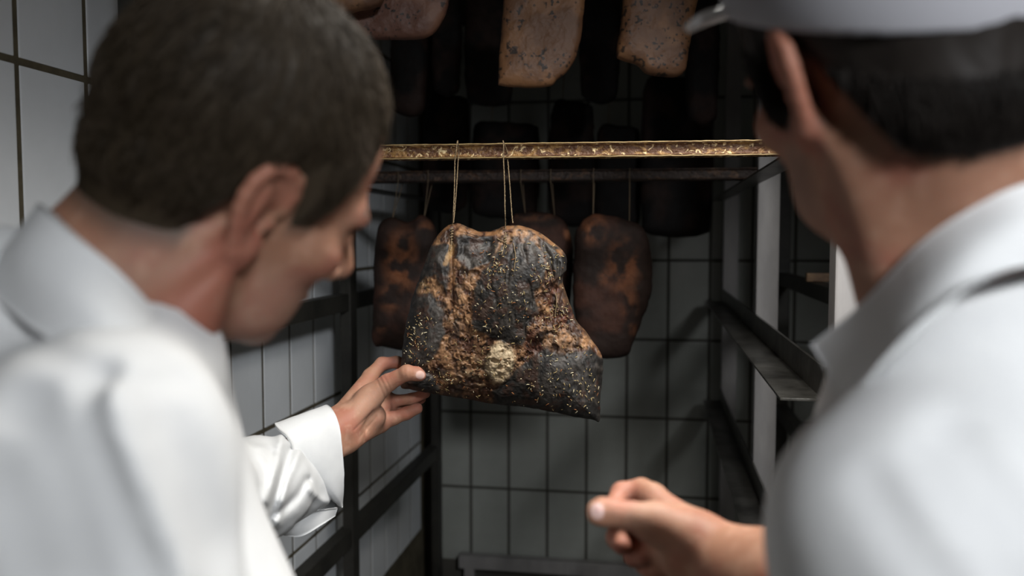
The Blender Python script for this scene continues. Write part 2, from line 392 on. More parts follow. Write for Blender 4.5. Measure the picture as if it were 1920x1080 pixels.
# rosemary needles and crushed seeds stuck on the crust
hb, hf, hc = [], [], []
cl = [(700, 450, 170), (960, 740, 130), (1060, 850, 90), (300, 560, 90), (900, 300, 80), (680, 280, 90), (600, 760, 120), (280, 690, 80), (690, 520, 260), (690, 520, 260), (850, 860, 120), (420, 830, 70), (940, 520, 60)]
cnt = 0
needles = []
while cnt < 640:
    c = cl[rng.integers(len(cl))]; a, b = rng.normal(c[0], c[2]*.55), rng.normal(c[1], c[2]*.55)
    if not inpoly(HO, np.array([a]), np.array([b]))[0] or dpoly(HO, np.array([a]), np.array([b]))[0] < 9: continue
    cnt += 1; big = rng.random() < .5
    L_ = rng.uniform(4.5, 10) if big else rng.uniform(2, 4.5); t = rng.uniform(0, 6.28); wd = rng.uniform(1.5, 2.3) if big else rng.uniform(1.5, 2.6)
    cu = rng.normal()*.15
    n = 4; s = np.linspace(-1, 1, n); px = a+L_*s*np.cos(t)-L_*cu*(s*s)*np.sin(t); py = b+L_*s*np.sin(t)+L_*cu*(s*s)*np.cos(t)
    zz = np.array([surf(q, r) for q, r in zip(px, py)])+.0012; zz = .5*zz+.5*zz.mean()+.0006
    P = ham_pt(px, py, zz); rad = wd/2.455/PXM*np.array([.45, 1, 1, .4])
    vv, ff = tube([P], list(rad), 4); b0 = sum(len(q) for q in hb); hb.append(vv); hf += [tuple(b0+i for i in q) for q in ff]
    g = rng.random(); c3 = np.array([.44, .33, .15])*rng.uniform(.4, 1.1) if g < .62 else (np.array([.26, .10, .03])*rng.uniform(.6, 1.3) if g < .85 else np.array([.7, .62, .42]))
    hc += [c3]*len(vv)
M_herb = mat('dried_herb', (0, 0, 0), .5, vcol=True)
obj('herb_flakes', mesh('herb_flakes', np.vstack(hb), hf, M_herb, col=np.array(hc)), ham, kind='stuff')

# --- other hanging pieces
def M_meat(name): return mat(name, (0, 0, 0), .72, spec=.25, vcol=True, bump=.5, bscale=70, var=(.6, .55, .5), scale=40)
M_brown = M_meat('smoked_meat_brown'); M_bacon = mat('bacon_rind', (0, 0, 0), .55, vcol=True, bump=.35, bscale=90)
def piece(name, label, cat, group, px, d, Tf, Tb, colf, M, seed, strings=(), stick_y=None, stick_z=1.6585, rough=.004, n=150, nr=36, edge=.45, pw=3.5):
    px = np.asarray(px, float); o = closed_curve(px, n); c = px.mean(0)
    o = o+(fbm(np.c_[o/18, o[:, 0]*0+seed], 3)-.5)[:, None]*(2.5 if name == 'bacon_slab' else 5)
    uv, rr, sd, z, f = polar_pillow(o, c, nr, Tf, Tb, pw, edge)
    k = FPX/d; nz = fbm(np.c_[uv/35, 0*rr+seed], 4)
    z = z+rough*(nz-.5)*2*sstep(1, .9, rr)
    org = W(c[0], c[1], d)
    v = ((uv[:, 0]-c[0])/k)[:, None]*CR-((uv[:, 1]-c[1])/k)[:, None]*CU-z[:, None]*CF
    e = empty(name, org, label, cat, group)
    obj('meat', mesh('meat', v, f, M, col=colf(uv, rr, sd, nz, seed)), e)
    for sx, sy in strings:
        a = W(sx, sy, d); P = []
        b = np.array([a[0], stick_y-.004, stick_z-.03]); b2 = np.array([a[0], stick_y-.003, stick_z+.001]); b3 = np.array([a[0], stick_y+.034, stick_z+.001]); b4 = np.array([a[0], stick_y+.034, stick_z-.03])
        a2 = a-np.array([0, 0, .02])
        P = np.vstack([resample([a2, a, b], 8), resample([b2, b3], 3), resample([b4, a, a2], 8)])-org
        vv, ff = tube([P], .0011, 5); obj('twine', mesh('twine', vv, ff, M_twined), e)
    return e
def col_brown(spots, base=(.022, .012, .009), warm=(.20, .075, .032)):
    def g(uv, rr, sd, nz, seed):
        t = 0*rr
        for (a, b, ra, rb, s) in spots: t = np.maximum(t, s*sstep(1.2, .3, np.hypot((uv[:, 0]-a)/ra, (uv[:, 1]-b)/rb)))
        n2 = fbm(np.c_[uv/20, 0*rr+seed+3], 4); t = t*sstep(.36, .62, n2)
        n3 = fbm(np.c_[uv/50, 0*rr+seed+8], 3)
        return mixc(mixc(np.tile(np.array(base), (len(rr), 1)), np.array([.06, .025, .016]), sstep(.45, .7, n3)), np.array(warm), t)
    return g
G2 = 'smoked hams on the second bar'
piece('smoked_ham', 'dark brown smoked ham with orange patch, left behind the held ham', 'ham', G2, [(712,420),(735,408),(765,416),(790,404),(812,418),(820,450),(815,520),(812,600),(806,655),(770,660),(720,650),(698,640),(700,560),(702,480)], 2.06, .035, .035, col_brown([(755,490,38,70,1), (735,560,25,30,.6), (800,425,16,14,.6), (720,610,14,16,.7)]), M_brown, 3, [(735,414),(795,410)], 2.047)
piece('smoked_ham', 'dark smoked ham mostly hidden behind the held ham, pinkish top', 'ham', G2, [(958,412),(985,398),(1030,400),(1062,420),(1074,470),(1070,560),(1060,660),(1000,690),(950,640),(940,520)], 2.14, .035, .035, col_brown([(1000,405,40,14,.5), (1064,438,10,18,1)], warm=(.24, .1, .05)), M_brown, 7, [(985,404),(1040,408)], 2.052)
piece('smoked_ham', 'dark brown smoked ham with rust patches, hanging right behind the held ham', 'ham', G2, [(1088,418),(1108,402),(1140,404),(1175,412),(1206,428),(1222,480),(1222,540),(1208,590),(1185,650),(1172,668),(1130,673),(1090,668),(1078,600),(1074,520),(1078,450)], 2.03, .04, .035, col_brown([(1112,430,26,36,1), (1165,500,36,60,.9), (1175,570,20,60,.6), (1182,620,14,30,.7), (1130,520,16,20,.5)]), M_brown, 11, [(1112,408),(1180,420)], 2.05)
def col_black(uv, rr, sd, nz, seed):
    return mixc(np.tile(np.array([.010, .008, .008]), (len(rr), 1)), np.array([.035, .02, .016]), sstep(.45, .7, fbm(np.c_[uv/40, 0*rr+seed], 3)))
def rect(x0, y0, x1, y1, s=0): return [(x0+8, y0), ((x0+x1)/2, y0-6), (x1-8, y0), (x1, y0+15), (x1+s, (y0+y1)/2), (x1-2, y1-18), (x1-14, y1), ((x0+x1)/2, y1+5), (x0+12, y1-2), (x0, y1-20), (x0-s, (y0+y1)/2)]
M_black = M_meat('smoked_meat_black')
rows = [(796, 182, 878, 395, 2.62, 'black smoked piece hanging behind the left twine'), (874, 90, 962, 196, 2.3, 'dark brown smoked piece hanging left of the long bacon slab'),
        (884, 235, 1010, 405, 2.70, 'black smoked piece hanging behind the two twines'), (1030, 196, 1112, 420, 2.62, 'narrow black smoked piece hanging mid row at the back'),
        (1116, 240, 1200, 432, 2.70, 'black smoked piece hanging second from the right at the back'), (1204, 150, 1334, 440, 2.62, 'broad black smoked piece hanging rightmost at the back'),
        (735, 70, 800, 215, 2.3, 'dark smoked strip hanging below the left bacon slab'), (812, 60, 864, 178, 2.3, 'narrow dark smoked strip hanging by the left bacon slab'),
        (1090, 40, 1160, 190, 2.3, 'dark smoked strip hanging between the two long bacon slabs'), (1288, 40, 1346, 230, 2.3, 'dark smoked strip hanging beside the white cap visor')]
for k, (a, b, c, d_, dd, lb) in enumerate(rows):
    sy = 2.30 if dd < 2.5 else 2.78
    pz = np.array(rect(a, -60 if dd < 2.5 else b, c, d_, 3)); 
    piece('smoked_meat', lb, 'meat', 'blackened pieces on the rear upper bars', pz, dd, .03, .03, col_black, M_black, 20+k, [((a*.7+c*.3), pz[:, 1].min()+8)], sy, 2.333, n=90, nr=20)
pepper = np.array([.012, .009, .007])
def col_bacon(base, dark):
    def g(uv, rr, sd, nz, seed):
        n1 = fbm(np.c_[uv/60, 0*rr+seed], 4); n2 = fbm(np.c_[uv/5.5, 0*rr+seed], 2); n3 = fbm(np.c_[uv/40, 0*rr+seed+9], 3)
        c = mixc(np.tile(np.array(base), (len(rr), 1)), np.array(dark), sstep(.4, .65, n1))
        return mixc(c, pepper, .9*sstep(.635, .69, n2)*sstep(.36, .52, n3))
    return g
G3 = 'peppered bacon slabs on the upper bar'
BA = ((.25, .12, .052), (.15, .07, .033))
piece('bacon_slab', 'long tan peppered bacon slab, lower than its neighbours at top centre', 'bacon', G3, [(950,-130),(1020,-138),(1085,-130),(1098,-60),(1094,30),(1085,90),(1068,130),(1045,150),(1030,162),(985,164),(940,160),(934,150),(938,80),(944,0)], 1.68, .02, .02, col_bacon(*BA), M_bacon, 41, [(990,-125),(1060,-125)], 1.66, 2.333, .003, 420, 110, .35, 6)
piece('bacon_slab', 'tan peppered bacon slab with a dark meaty left edge, next to the white cap visor', 'bacon', G3, [(1180,-130),(1240,-136),(1305,-130),(1312,-40),(1300,40),(1290,100),(1280,140),(1240,143),(1212,138),(1195,122),(1165,112),(1156,100),(1164,40),(1172,-40)], 1.70, .025, .02, col_bacon(*BA), M_bacon, 43, [(1210,-125),(1280,-125)], 1.66, 2.333, .003, 420, 110, .35, 6)
piece('bacon_slab', 'wide brown peppered bacon slab with a rounded corner at top left', 'bacon', G3, [(645,-120),(740,-128),(850,-120),(846,-30),(838,20),(815,60),(785,73),(700,74),(650,74),(640,68),(640,-30)], 1.62, .02, .02, col_bacon((.20, .095, .058), (.13, .058, .038)), M_bacon, 47, [(690,-115),(800,-115)], 1.66, 2.333, .003, 380, 90, .35, 6)
piece('bacon_slab', 'brown crusted slab cut off by the top edge, above the left head', 'bacon', G3, [(560,-130),(640,-138),(725,-130),(722,-10),(700,14),(668,20),(640,28),(600,28),(565,22),(556,-20)], 1.56, .02, .02, col_bacon((.25, .13, .065), (.12, .055, .03)), M_bacon, 53, [(610,-125),(680,-125)], 1.66, 2.333, .003, 320, 80, .35, 6)
# --- second rack to the right with trays of meat, seen between the posts
M_tray = mat('brown_tray_stick', (.22, .13, .06), .6, var=(.08, .04, .02), scale=40)
r2 = empty('rack_frame', (.9, 2.2, 0), 'shadowed rack with bars standing behind the steel posts on the right', 'rack')
for xx in (.42, 1.36):
    for yy in (1.75, 2.9): post((xx-.02, yy-.02, 0), (xx+.02, yy+.02, 2.3), M_dark, r2)
    for zz in (1.36, .93, .45): post((xx-.018, 1.75, zz-.02), (xx+.018, 2.92, zz+.02), M_dark, r2, 'side_rail')
for k, (yy, zz) in enumerate(((1.85, 1.38), (2.3, 1.38), (1.8, .95), (1.95, .95), (2.1, .95), (2.3, .95))):
    t = empty('smoke_stick', (.89, yy, zz), ['front', 'rear', 'nearest', 'second', 'third', 'farthest'][k]+(' brown bar on the upper level of the shadowed right rack' if k < 2 else ' brown bar in the lower row of the shadowed right rack'), 'stick', 'bars on the right rack')
    obj('bar', boxes('bar', [((-.5, -.012, .002), (.5, .012, .024))], M_tray, .003), t)
for k, (xx, yy, zz, hh) in enumerate(((.56, 1.9, 1.33, .3), (.80, 1.9, 1.33, .32), (.56, 2.0, .92, .3), (.78, 2.0, .92, .3), (.60, 2.35, 1.34, .28))):
    e = empty('smoked_meat', (xx, yy, zz), ['reddish dark cut lying nearest on the shadowed right rack, upper level', 'dark cut further right on the upper level of the right rack', 'dark red cut lowest behind the steel posts', 'dark cut further right on the lower level of the right rack', 'dark cut at the rear of the right rack'][k], 'meat', 'cuts on the right rack')
    o = closed_curve([(-.08, .0), (.0, .015), (.08, 0), (.09, -.1), (.07, -hh), (0, -hh-.02), (-.07, -hh), (-.09, -.1)], 60)
    uv, rr_, sd_, z_, f_ = polar_pillow(o, np.array([0, -hh/2]), 14, .03, .03, 3.5, .45)
    z_ = z_+.01*(fbm(np.c_[uv*30, 0*rr_+k], 3)-.5)*sstep(1, .9, rr_)
    cc = mixc(np.tile(np.array([.02, .011, .009]), (len(rr_), 1)), np.array([.10, .03, .025]), sstep(.45, .65, fbm(np.c_[uv*25, 0*rr_+k+4], 3)))
    obj('meat', mesh('meat', np.stack([uv[:, 0], -z_, uv[:, 1]], 1), f_, M_brown, col=cc), e)
    vv, ff = tube([[(-.03, 0, -.02), (-.03, 0, .05+(.03 if 0 else 0))]], .0012, 5); obj('twine', mesh('twine', vv, ff, M_twined), e)
# ------------------------------------------------------------------ people: implicit surfaces meshed with surface nets
def smin(a, b, k): h = np.clip(.5+.5*(b-a)/k, 0, 1); return b+(a-b)*h-k*h*(1-h)
def smax(a, b, k): return -smin(-a, -b, k)
def rc(p, a, b, r1, r2):
    a = np.asarray(a, np.float32); ab = np.asarray(b, np.float32)-a; q = p-a
    t = np.clip(q@ab/(ab@ab+1e-12), 0, 1)
    return np.linalg.norm(q-t[:, None]*ab, axis=1)-(r1+(r2-r1)*t)
def ell(p, c, r, A=None):
    q = p-np.asarray(c, np.float32)
    if A is not None: q = q@np.asarray(A, np.float32)
    r = np.asarray(r, np.float32); k0 = np.linalg.norm(q/r, axis=1); k1 = np.linalg.norm(q/(r*r), axis=1)+1e-9
    return k0*(k0-1)/k1
def nets(f, lo, hi, h, B=8, margin=1.45):
    lo = np.asarray(lo, float); hi = np.asarray(hi, float)
    nb = np.ceil((hi-lo)/(h*B)).astype(int); n = nb*B
    c = [lo[k]+(np.arange(nb[k])*B+(B-1)/2)*h for k in range(3)]
    CC = np.stack(np.meshgrid(*c, indexing='ij'), -1).reshape(-1, 3).astype(np.float32)
    cv = np.concatenate([f(q) for q in np.array_split(CC, max(1, len(CC)//200000))])
    keep = np.abs(cv) < B*h*.87*margin
    G = np.repeat(np.repeat(np.repeat(cv.reshape(nb), B, 0), B, 1), B, 2).astype(np.float32)
    ii = np.argwhere(keep.reshape(nb)); off = np.stack(np.meshgrid(*[np.arange(B)]*3, indexing='ij'), -1).reshape(-1, 3)
    for part in np.array_split(ii, max(1, len(ii)//400)):
        if not len(part): continue
        ix = (part[:, None, :]*B+off[None]).reshape(-1, 3)
        G[ix[:, 0], ix[:, 1], ix[:, 2]] = f((lo+ix*h).astype(np.float32))
    s = G < 0
    cs = [s[a:n[0]-1+a, b:n[1]-1+b, d:n[2]-1+d] for a in (0, 1) for b in (0, 1) for d in (0, 1)]
    sm = sum(q.astype(np.int8) for q in cs); act = (sm > 0) & (sm < 8)
    idx = -np.ones(act.shape, np.int64); ca = np.argwhere(act); idx[act] = np.arange(len(ca))
    acc = np.zeros((len(ca), 3)); cntv = np.zeros(len(ca))
    cor = [(a, b, d) for a in (0, 1) for b in (0, 1) for d in (0, 1)]
    for p in cor:
        for ax in range(3):
            if p[ax]: continue
            q = list(p); q[ax] = 1
            v0 = G[tuple((ca+p).T)]; v1 = G[tuple((ca+q).T)]; x = (v0 < 0) != (v1 < 0)
            t = np.where(x, v0/(v0-v1+1e-20), 0); pos = np.tile(np.array(p, float), (len(ca), 1)); pos[:, ax] += t
            acc[x] += pos[x]; cntv[x] += 1
    V_ = lo+(ca+acc/cntv[:, None])*h
    F_ = []
    for ax in range(3):
        u, w_ = (ax+1) % 3, (ax+2) % 3
        sl0 = [slice(1, n[k]-1) for k in range(3)]; sl1 = list(sl0); sl0[ax] = slice(0, n[ax]-1); sl1[ax] = slice(1, n[ax])
        a, b = s[tuple(sl0)], s[tuple(sl1)]
        for flip, mask in ((0, a & ~b), (1, ~a & b)):
            e = np.argwhere(mask); base = np.array([1, 1, 1]); base[ax] = 0; e = e+base
            du = np.zeros(3, int); du[u] = 1; dw = np.zeros(3, int); dw[w_] = 1
            q = np.stack([idx[tuple((e-du-dw).T)], idx[tuple((e-dw).T)], idx[tuple(e.T)], idx[tuple((e-du).T)]], 1)
            if flip: q = q[:, ::-1]
            F_.append(q[(q >= 0).all(1)])
    return V_, np.concatenate(F_)
def proj(p):
    v = p-CAM.astype(np.float32); d = v@CF.astype(np.float32)
    return 960+FPX*(v@CR.astype(np.float32))/d, 540-FPX*(v@CU.astype(np.float32))/d, d
def frame(th, pt, ro):
    th, pt, ro = map(math.radians, (th, pt, ro)); f0 = math.sin(th)*CR+math.cos(th)*CF
    fw = math.cos(pt)*f0-math.sin(pt)*CU; up = math.sin(pt)*f0+math.cos(pt)*CU; rt = np.cross(fw, up)
    return np.stack([math.cos(ro)*rt+math.sin(ro)*up, fw, -math.sin(ro)*rt+math.cos(ro)*up], 1)   # columns: right, forward, up
def skull(q):
    """head without ears, local metres: x right, y forward, z up"""
    X = q.copy(); X[:, 0] = np.abs(X[:, 0])
    f = ell(q, (0, -.017, .042), (.076, .095, .090))
    f = smin(f, ell(q, (0, .030, -.025), (.061, .066, .088)), .03)
    f = smin(f, ell(X, (.030, .028, -.078), (.030, .045, .028)), .03)
    f = smin(f, ell(q, (0, .074, -.100), (.024, .020, .016)), .025)
    f = smin(f, ell(X, (.028, .074, .024), (.030, .014, .011)), .016)
    f = smin(f, ell(q, (0, .048, .058), (.052, .030, .040)), .02)
    f = smin(f, ell(X, (.050, .056, -.016), (.018, .022, .016)), .02)
    f = smax(f, -ell(X, (.033, .100, .002), (.017, .016, .011)), .012)
    f = smin(f, ell(X, (.032, .078, .001), (.0125, .0125, .0125)), .004)
    f = smin(f, rc(q, (0, .090, .016), (0, .120, -.026), .008, .0115), .010)
    f = smin(f, ell(X, (.012, .104, -.032), (.008, .011, .008)), .006)
    f = smin(f, ell(q, (0, .087, -.058), (.026, .014, .006)), .008)
    f = smin(f, ell(q, (0, .086, -.070), (.022, .013, .006)), .006)
    f = smax(f, -ell(q, (0, .102, -.0645), (.026, .010, .0018)), .003)
    return f
EO = np.array([(.012, .008), (.010, .022), (.000, .032), (-.013, .034), (-.024, .026), (-.028, .010), (-.024, -.006), (-.016, -.018), (-.008, -.029), (.001, -.031), (.006, -.022)])
EO = crv(EO, 14)
def ears(q, X):
    def e3(a, b, o=0): return (.072+.42*max(0, .012-a)+o, a-.012, b-.002)
    P = [e3(*p) for p in EO]; f = rc(X, P[0], P[1], .0045, .005)
    for a, b in zip(P[1:-1], P[2:]): f = smin(f, rc(X, a, b, .0048, .0048), .003)
    n = np.array([1, .42, 0]); n /= np.linalg.norm(n); t = np.array([-.42, 1, 0]); t /= np.linalg.norm(t)
    A = np.stack([n, t, [0, 0, 1]], 1)
    pl = ell(X, e3(-.007, .001, -.002), (.0045, .019, .029), A)
    pl = smin(pl, rc(X, e3(-.014, .018), e3(-.013, -.010), .004, .004), .006)
    pl = smax(pl, -ell(X, e3(.001, -.004, .006), (.009, .009, .013), A), .004)
    pl = smin(pl, ell(X, e3(.008, -.004), (.004, .003, .005)), .004)
    pl = smin(pl, ell(X, e3(-.002, -.026), (.006, .007, .008)), .006)
    return smin(f, pl, .005)
def head_f(p, o, A, s):
    q = ((p-o.astype(np.float32))@A.astype(np.float32))/s; X = q.copy(); X[:, 0] = np.abs(X[:, 0])
    f = skull(q); f = smin(f, ears(q, X), .006); return f*s
def smooth_mesh(v, f, it=1):
    e = np.concatenate([f[:, [0, 1]], f[:, [1, 2]], f[:, [2, 3]], f[:, [3, 0]]]); e = np.concatenate([e, e[:, ::-1]])
    c = np.bincount(e[:, 0], minlength=len(v)).clip(1)
    for _ in range(it):
        a = np.stack([np.bincount(e[:, 0], v[e[:, 1], k], minlength=len(v)) for k in range(3)], 1)/c[:, None]
        v = v+.6*(a-v)
    return v
def chain(p, f, pts, rad, k):
    for (a, b), (r1, r2) in zip(zip(pts[:-1], pts[1:]), zip(rad[:-1], rad[1:])): f = smin(f, rc(p, a, b, r1, r2), k)
    return f
def bbox(pts, pad): P = np.array(pts); return P.min(0)-pad, P.max(0)+pad
M_skin = mat('skin', (0, 0, 0), .58, vcol=True, sss=.25, bump=.10, bscale=260, spec=.28)
M_hair = mat('dark_hair', (0, 0, 0), .55, vcol=True, spec=.18)
M_cotton = mat('white_cotton', (.68, .69, .69), .85, var=(.64, .65, .655), scale=30, bump=.06, bscale=500, spec=.25)
M_capw = mat('white_cap_cloth_shaded', (.40, .40, .43), .85, bump=.1, bscale=500, spec=.2)  # white cloth greyed: shade on the cap put into its colour
SK = np.array([.29, .148, .095]); SKR = np.array([.28, .102, .070]); SKP = np.array([.43, .255, .18])
def skin_cols(v, seed=0):
    n = fbm(v*28+seed, 3); n2 = fbm(v*90+seed, 3)
    c = mixc(np.tile(SK, (len(v), 1)), SKR, sstep(.42, .7, n)*.7); return mixc(c, SKP, .4*sstep(.5, .75, n2))
def hline(tab):
    a = np.array(tab); return lambda y: np.interp(y, a[:, 0], a[:, 1])
def person(label): return label
def add_mesh(name, v, f, M, org, parent=None, col=None): return obj(name, mesh(name, v-org, f, M, col=col), parent)
def strands(v, f, tocol, n, A, o, length, seed, droop, org, parent, M, sel=None):
    """short hair strands rooted on the hair cap, combed forwards and down"""
    g = np.random.default_rng(seed); fc = v[f].mean(1); nr = np.cross(v[f[:, 1]]-v[f[:, 0]], v[f[:, 2]]-v[f[:, 0]]); nr /= np.linalg.norm(nr, axis=1)[:, None]+1e-12
    ok = np.arange(len(fc)) if sel is None else np.nonzero(sel(fc))[0]
    pick = g.choice(ok, n); P = fc[pick]+g.normal(size=(n, 3))*.001; N_ = nr[pick]
    L = (P-o)@A                                     # local
    crown = np.array([.01, -.055, .12]); d = L-crown; d[:, 2] -= .03
    d = d/np.linalg.norm(d, axis=1)[:, None]; dw = d@A.T+g.normal(size=(n, 3))*.16
    dw -= N_*(dw*N_).sum(1)[:, None]; dw /= np.linalg.norm(dw, axis=1)[:, None]
    ln = length*g.uniform(.6, 1.3, n); k = 4; r0 = .00042
    side = np.cross(dw, N_); V_, F_, C_ = [], [], []
    ts = np.linspace(0, 1, k)
    pts = P[:, None, :]+dw[:, None, :]*(ln[:, None]*ts)[:, :, None]+N_[:, None, :]*((.0008+.10*ln[:, None]*ts-droop*ln[:, None]*ts**2))[:, :, None]
    rad = r0*np.array([1, 1, .8, .15])
    ring = np.stack([pts+side[:, None, :]*rad[None, :, None], pts+N_[:, None, :]*rad[None, :, None]*1.2, pts-side[:, None, :]*rad[None, :, None]], 2)   # n,k,3,3
    V_ = ring.reshape(-1, 3); b = (np.arange(n)*k*3)[:, None, None]
    i = np.arange(k-1)[None, :, None]*3; j = np.arange(3)[None, None, :]
    q = np.stack([b+i+j, b+i+(j+1) % 3, b+i+3+(j+1) % 3, b+i+3+j], -1).reshape(-1, 4)
    c = np.repeat(tocol(L, g), k*3, 0)
    o_ = obj('hair_strands', mesh('hair_strands', V_-org, q, M, col=c), parent, kind='stuff'); return o_

def join_arm(va, fa, ca, vb, fb, cb, pa, pb, path, r):
    """weld the forearm to the trunk with the upper arm that the sleeve hides"""
    ia = np.argmin(((va-path[0])**2).sum(1)); ib = np.argmin(((vb-path[-1])**2).sum(1))
    P = crv([va[ia], *path, vb[ib]], 14); tv, tf = tube([P], [.004]+[r]*12+[.004], 8); n0 = len(va)+len(vb)
    fl = [tuple(f) for f in fa]+[tuple(f) for f in fb+len(va)]
    for f in tf:
        fl.append(tuple(n0+i for i in f))
    fl += [(ia, n0+j, n0+(j+1) % 8) for j in range(8)]+[(len(va)+ib, n0+13*8+(j+1) % 8, n0+13*8+j) for j in range(8)]
    return np.vstack([va, vb, tv]), fl, np.vstack([ca, cb, np.tile(SK, (len(tv), 1))])
# ================================================================ the man on the left
HS1 = 1.0; HO1 = W(450, 338, .64); HA1 = frame(39, 19.5, -28)
def L2W(o, A, s, p): return o+s*(A@np.asarray(p, float))
nt1 = L2W(HO1, HA1, HS1, (0, -.040, -.045)); nb1 = W(215, 560, .60); nb1b = W(190, 690, .64)
wr = W(636, 812, 1.345)
def neck1(p, f):
    f = smin(f, rc(p, nt1, nb1, .054, .061), .03); f = smin(f, rc(p, nb1, nb1b, .061, .050), .03)
    j = L2W(HO1, HA1, 1, (.055, -.02, -.045)); f = smin(f, rc(p, j, W(330, 640, .58), .014, .016), .03); return f
def body1(p): return neck1(p, head_f(p, HO1, HA1, HS1))
lo, hi = bbox([HO1, nb1, nb1b], .155)
v1, f1 = nets(body1, lo, hi, .0026)
v1 = smooth_mesh(v1, f1, 1)
H1 = hline([(-.13, -.056), (-.085, -.054), (-.05, -.042), (-.032, .006), (-.018, .034), (0, .036), (.008, .016), (.014, .0), (.030, .004), (.038, .030), (.046, .074), (.056, .095), (.065, .107), (.1, .125), (.13, .13)])
def hair_t(q, H, t0): return t0*(1-.35*sstep(.02, .07, q[:, 1]))*sstep(-.012, .036, q[:, 2]-H(q[:, 1]))-.004*sstep(.004, -.012, q[:, 2]-H(q[:, 1]))
q = (v1-HO1)@HA1
c1 = skin_cols(v1)
dh = q[:, 2]-H1(q[:, 1]); c1 = mixc(c1, np.array([.06, .045, .035]), .92*sstep(-.018, .004, dh)*(np.abs(q[:, 0]) < .074+.0*dh))
earm = (np.abs(q[:, 0]) > .0765)*sstep(.05, .02, np.abs(q[:, 1]+.015)); c1 = mixc(c1, SKR*1.1, .55*earm)
stub = sstep(.0, .03, q[:, 1])*sstep(-.02, -.05, q[:, 2]); c1 = mixc(c1, np.array([.26, .17, .13]), .45*stub)
brow = np.exp(-((q[:, 2]-.030)/.005)**2)*(q[:, 1] > .07)*(np.abs(q[:, 0]) > .01); c1 = mixc(c1, np.array([.05, .035, .025]), .8*brow)
# left arm and hand pinching the ham
K = .0055
def hand1(p):
    f = rc(p, W(470, 925, 1.13), W(560, 865, 1.26), .040, .034)
    f = smin(f, rc(p, W(560, 858, 1.26), W(632, 795, 1.345), .030, .0235), .02)
    f = smin(f, rc(p, W(565, 880, 1.27), W(645, 822, 1.355), .029, .0215), .02)
    # palm
    f = smin(f, rc(p, W(634, 792, 1.350), W(694, 706, 1.435), .0205, .0125), .018)
    f = smin(f, rc(p, W(640, 800, 1.355), W(712, 735, 1.445), .020, .0135), .018)
    f = smin(f, rc(p, W(646, 815, 1.355), W(718, 764, 1.445), .019, .0140), .018)
    f = smin(f, rc(p, W(652, 822, 1.350), W(712, 795, 1.425), .019, .0155), .016)
    # thenar and thumb
    f = smin(f, rc(p, W(645, 798, 1.335), W(694, 744, 1.370), .019, .0190), .014)
    f = chain(p, f, [W(690, 748, 1.372), W(727, 718, 1.366)], [.019, .0148], .010)
    f = chain(p, f, [W(727, 718, 1.366), W(763, 699, 1.358), W(781, 701, 1.362), W(788, 704, 1.365)], [.0140, .0120, .0112, .0092], .004)
    f = smin(f, ell(p, W(763, 699, 1.356), (.0124, .0124, .0120)), .004)
    f = smin(f, ell(p, W(690, 780, 1.392), (.030, .024, .022)), .016)
    # index behind the ham
    f = chain(p, f, [W(694, 705, 1.436), W(716, 682, 1.452), W(744, 679, 1.462), W(775, 690, 1.466)], [.0125, .0108, .0098, .0088], K)
    # middle, under the ham edge
    f = chain(p, f, [W(713, 736, 1.446), W(738, 752, 1.462), W(772, 748, 1.463), W(798, 738, 1.462)], [.0122, .0102, .0094, .0082], K)
    # ring, hidden further behind
    f = chain(p, f, [W(718, 764, 1.446), W(742, 768, 1.478), W(768, 758, 1.492), W(790, 748, 1.490)], [.012, .010, .0092, .0082], K)
    # little finger towards the camera below
    f = chain(p, f, [W(713, 794, 1.426), W(738, 784, 1.432), W(762, 775, 1.436), W(782, 766, 1.440)], [.0140, .0112, .0104, .0096], K)
    # creases of the thumb joint and wrist
    px, py, d = proj(p)
    for (a, b, wdt, am) in (((719, 704), (735, 736), 1.6, .0009), ((713, 708), (729, 742), 1.6, .0009), ((706, 712), (722, 747), 1.8, .0008), ((664, 806), (700, 770), 2.0, .0010), ((676, 818), (706, 782), 2.2, .0009), ((684, 826), (686, 800), 1.8, .0009), ((757, 690), (760, 708), 1.3, .0005), ((766, 689), (768, 708), 1.3, .0005), ((764, 771), (768, 784), 1.4, .0007), ((742, 777), (746, 791), 1.4, .0007)):
        a = np.array(a, float); ab = np.array(b, float)-a; t = np.clip(((px-a[0])*ab[0]+(py-a[1])*ab[1])/(ab@ab), 0, 1)
        f = f+am*np.exp(-((px-a[0]-t*ab[0])**2+(py-a[1]-t*ab[1])**2)/wdt**2)*(d < 1.45)
    return f
lo, hi = bbox([W(470, 925, 1.13), W(800, 660, 1.50), W(660, 850, 1.35)], .045)
vh, fh = nets(hand1, lo, hi, .0016); vh = smooth_mesh(vh, fh, 1)
ch = skin_cols(vh, 5)*1.4; px, py, d = proj(vh.astype(np.float32))
ch = mixc(ch, SKP*1.1, .5*sstep(60, 20, np.hypot(px-700, py-760)))
ch = mixc(ch, np.array([.52, .20, .15]), .6*sstep(36, 10, np.hypot(px-795, py-755))); ch = mixc(ch, np.array([.45, .17, .12]), .5*sstep(28, 8, np.hypot(px-742, py-760)))
ch = mixc(ch, np.array([.46, .18, .13]), .5*sstep(28, 8, np.hypot(px-725, py-680)))
nail = sstep(1.15, .85, np.hypot((px-788)/8.5, (py-703)/8.0))*(d < 1.372); ch = mixc(ch, np.array([.72, .50, .44]), nail)
org1 = np.array([-.33, .62, 0.])
vb, fb, cb_ = join_arm(v1, f1, c1, vh, fh, ch, nb1b, W(470, 925, 1.13), [W(180, 800, .74), W(390, 935, .99)], .04)
man1 = obj('person', None, None, 'person in a white jacket with short brown hair, gripping the ham', 'person'); man1.location = org1
add_mesh('body', vb, fb, M_skin, org1, man1, cb_)
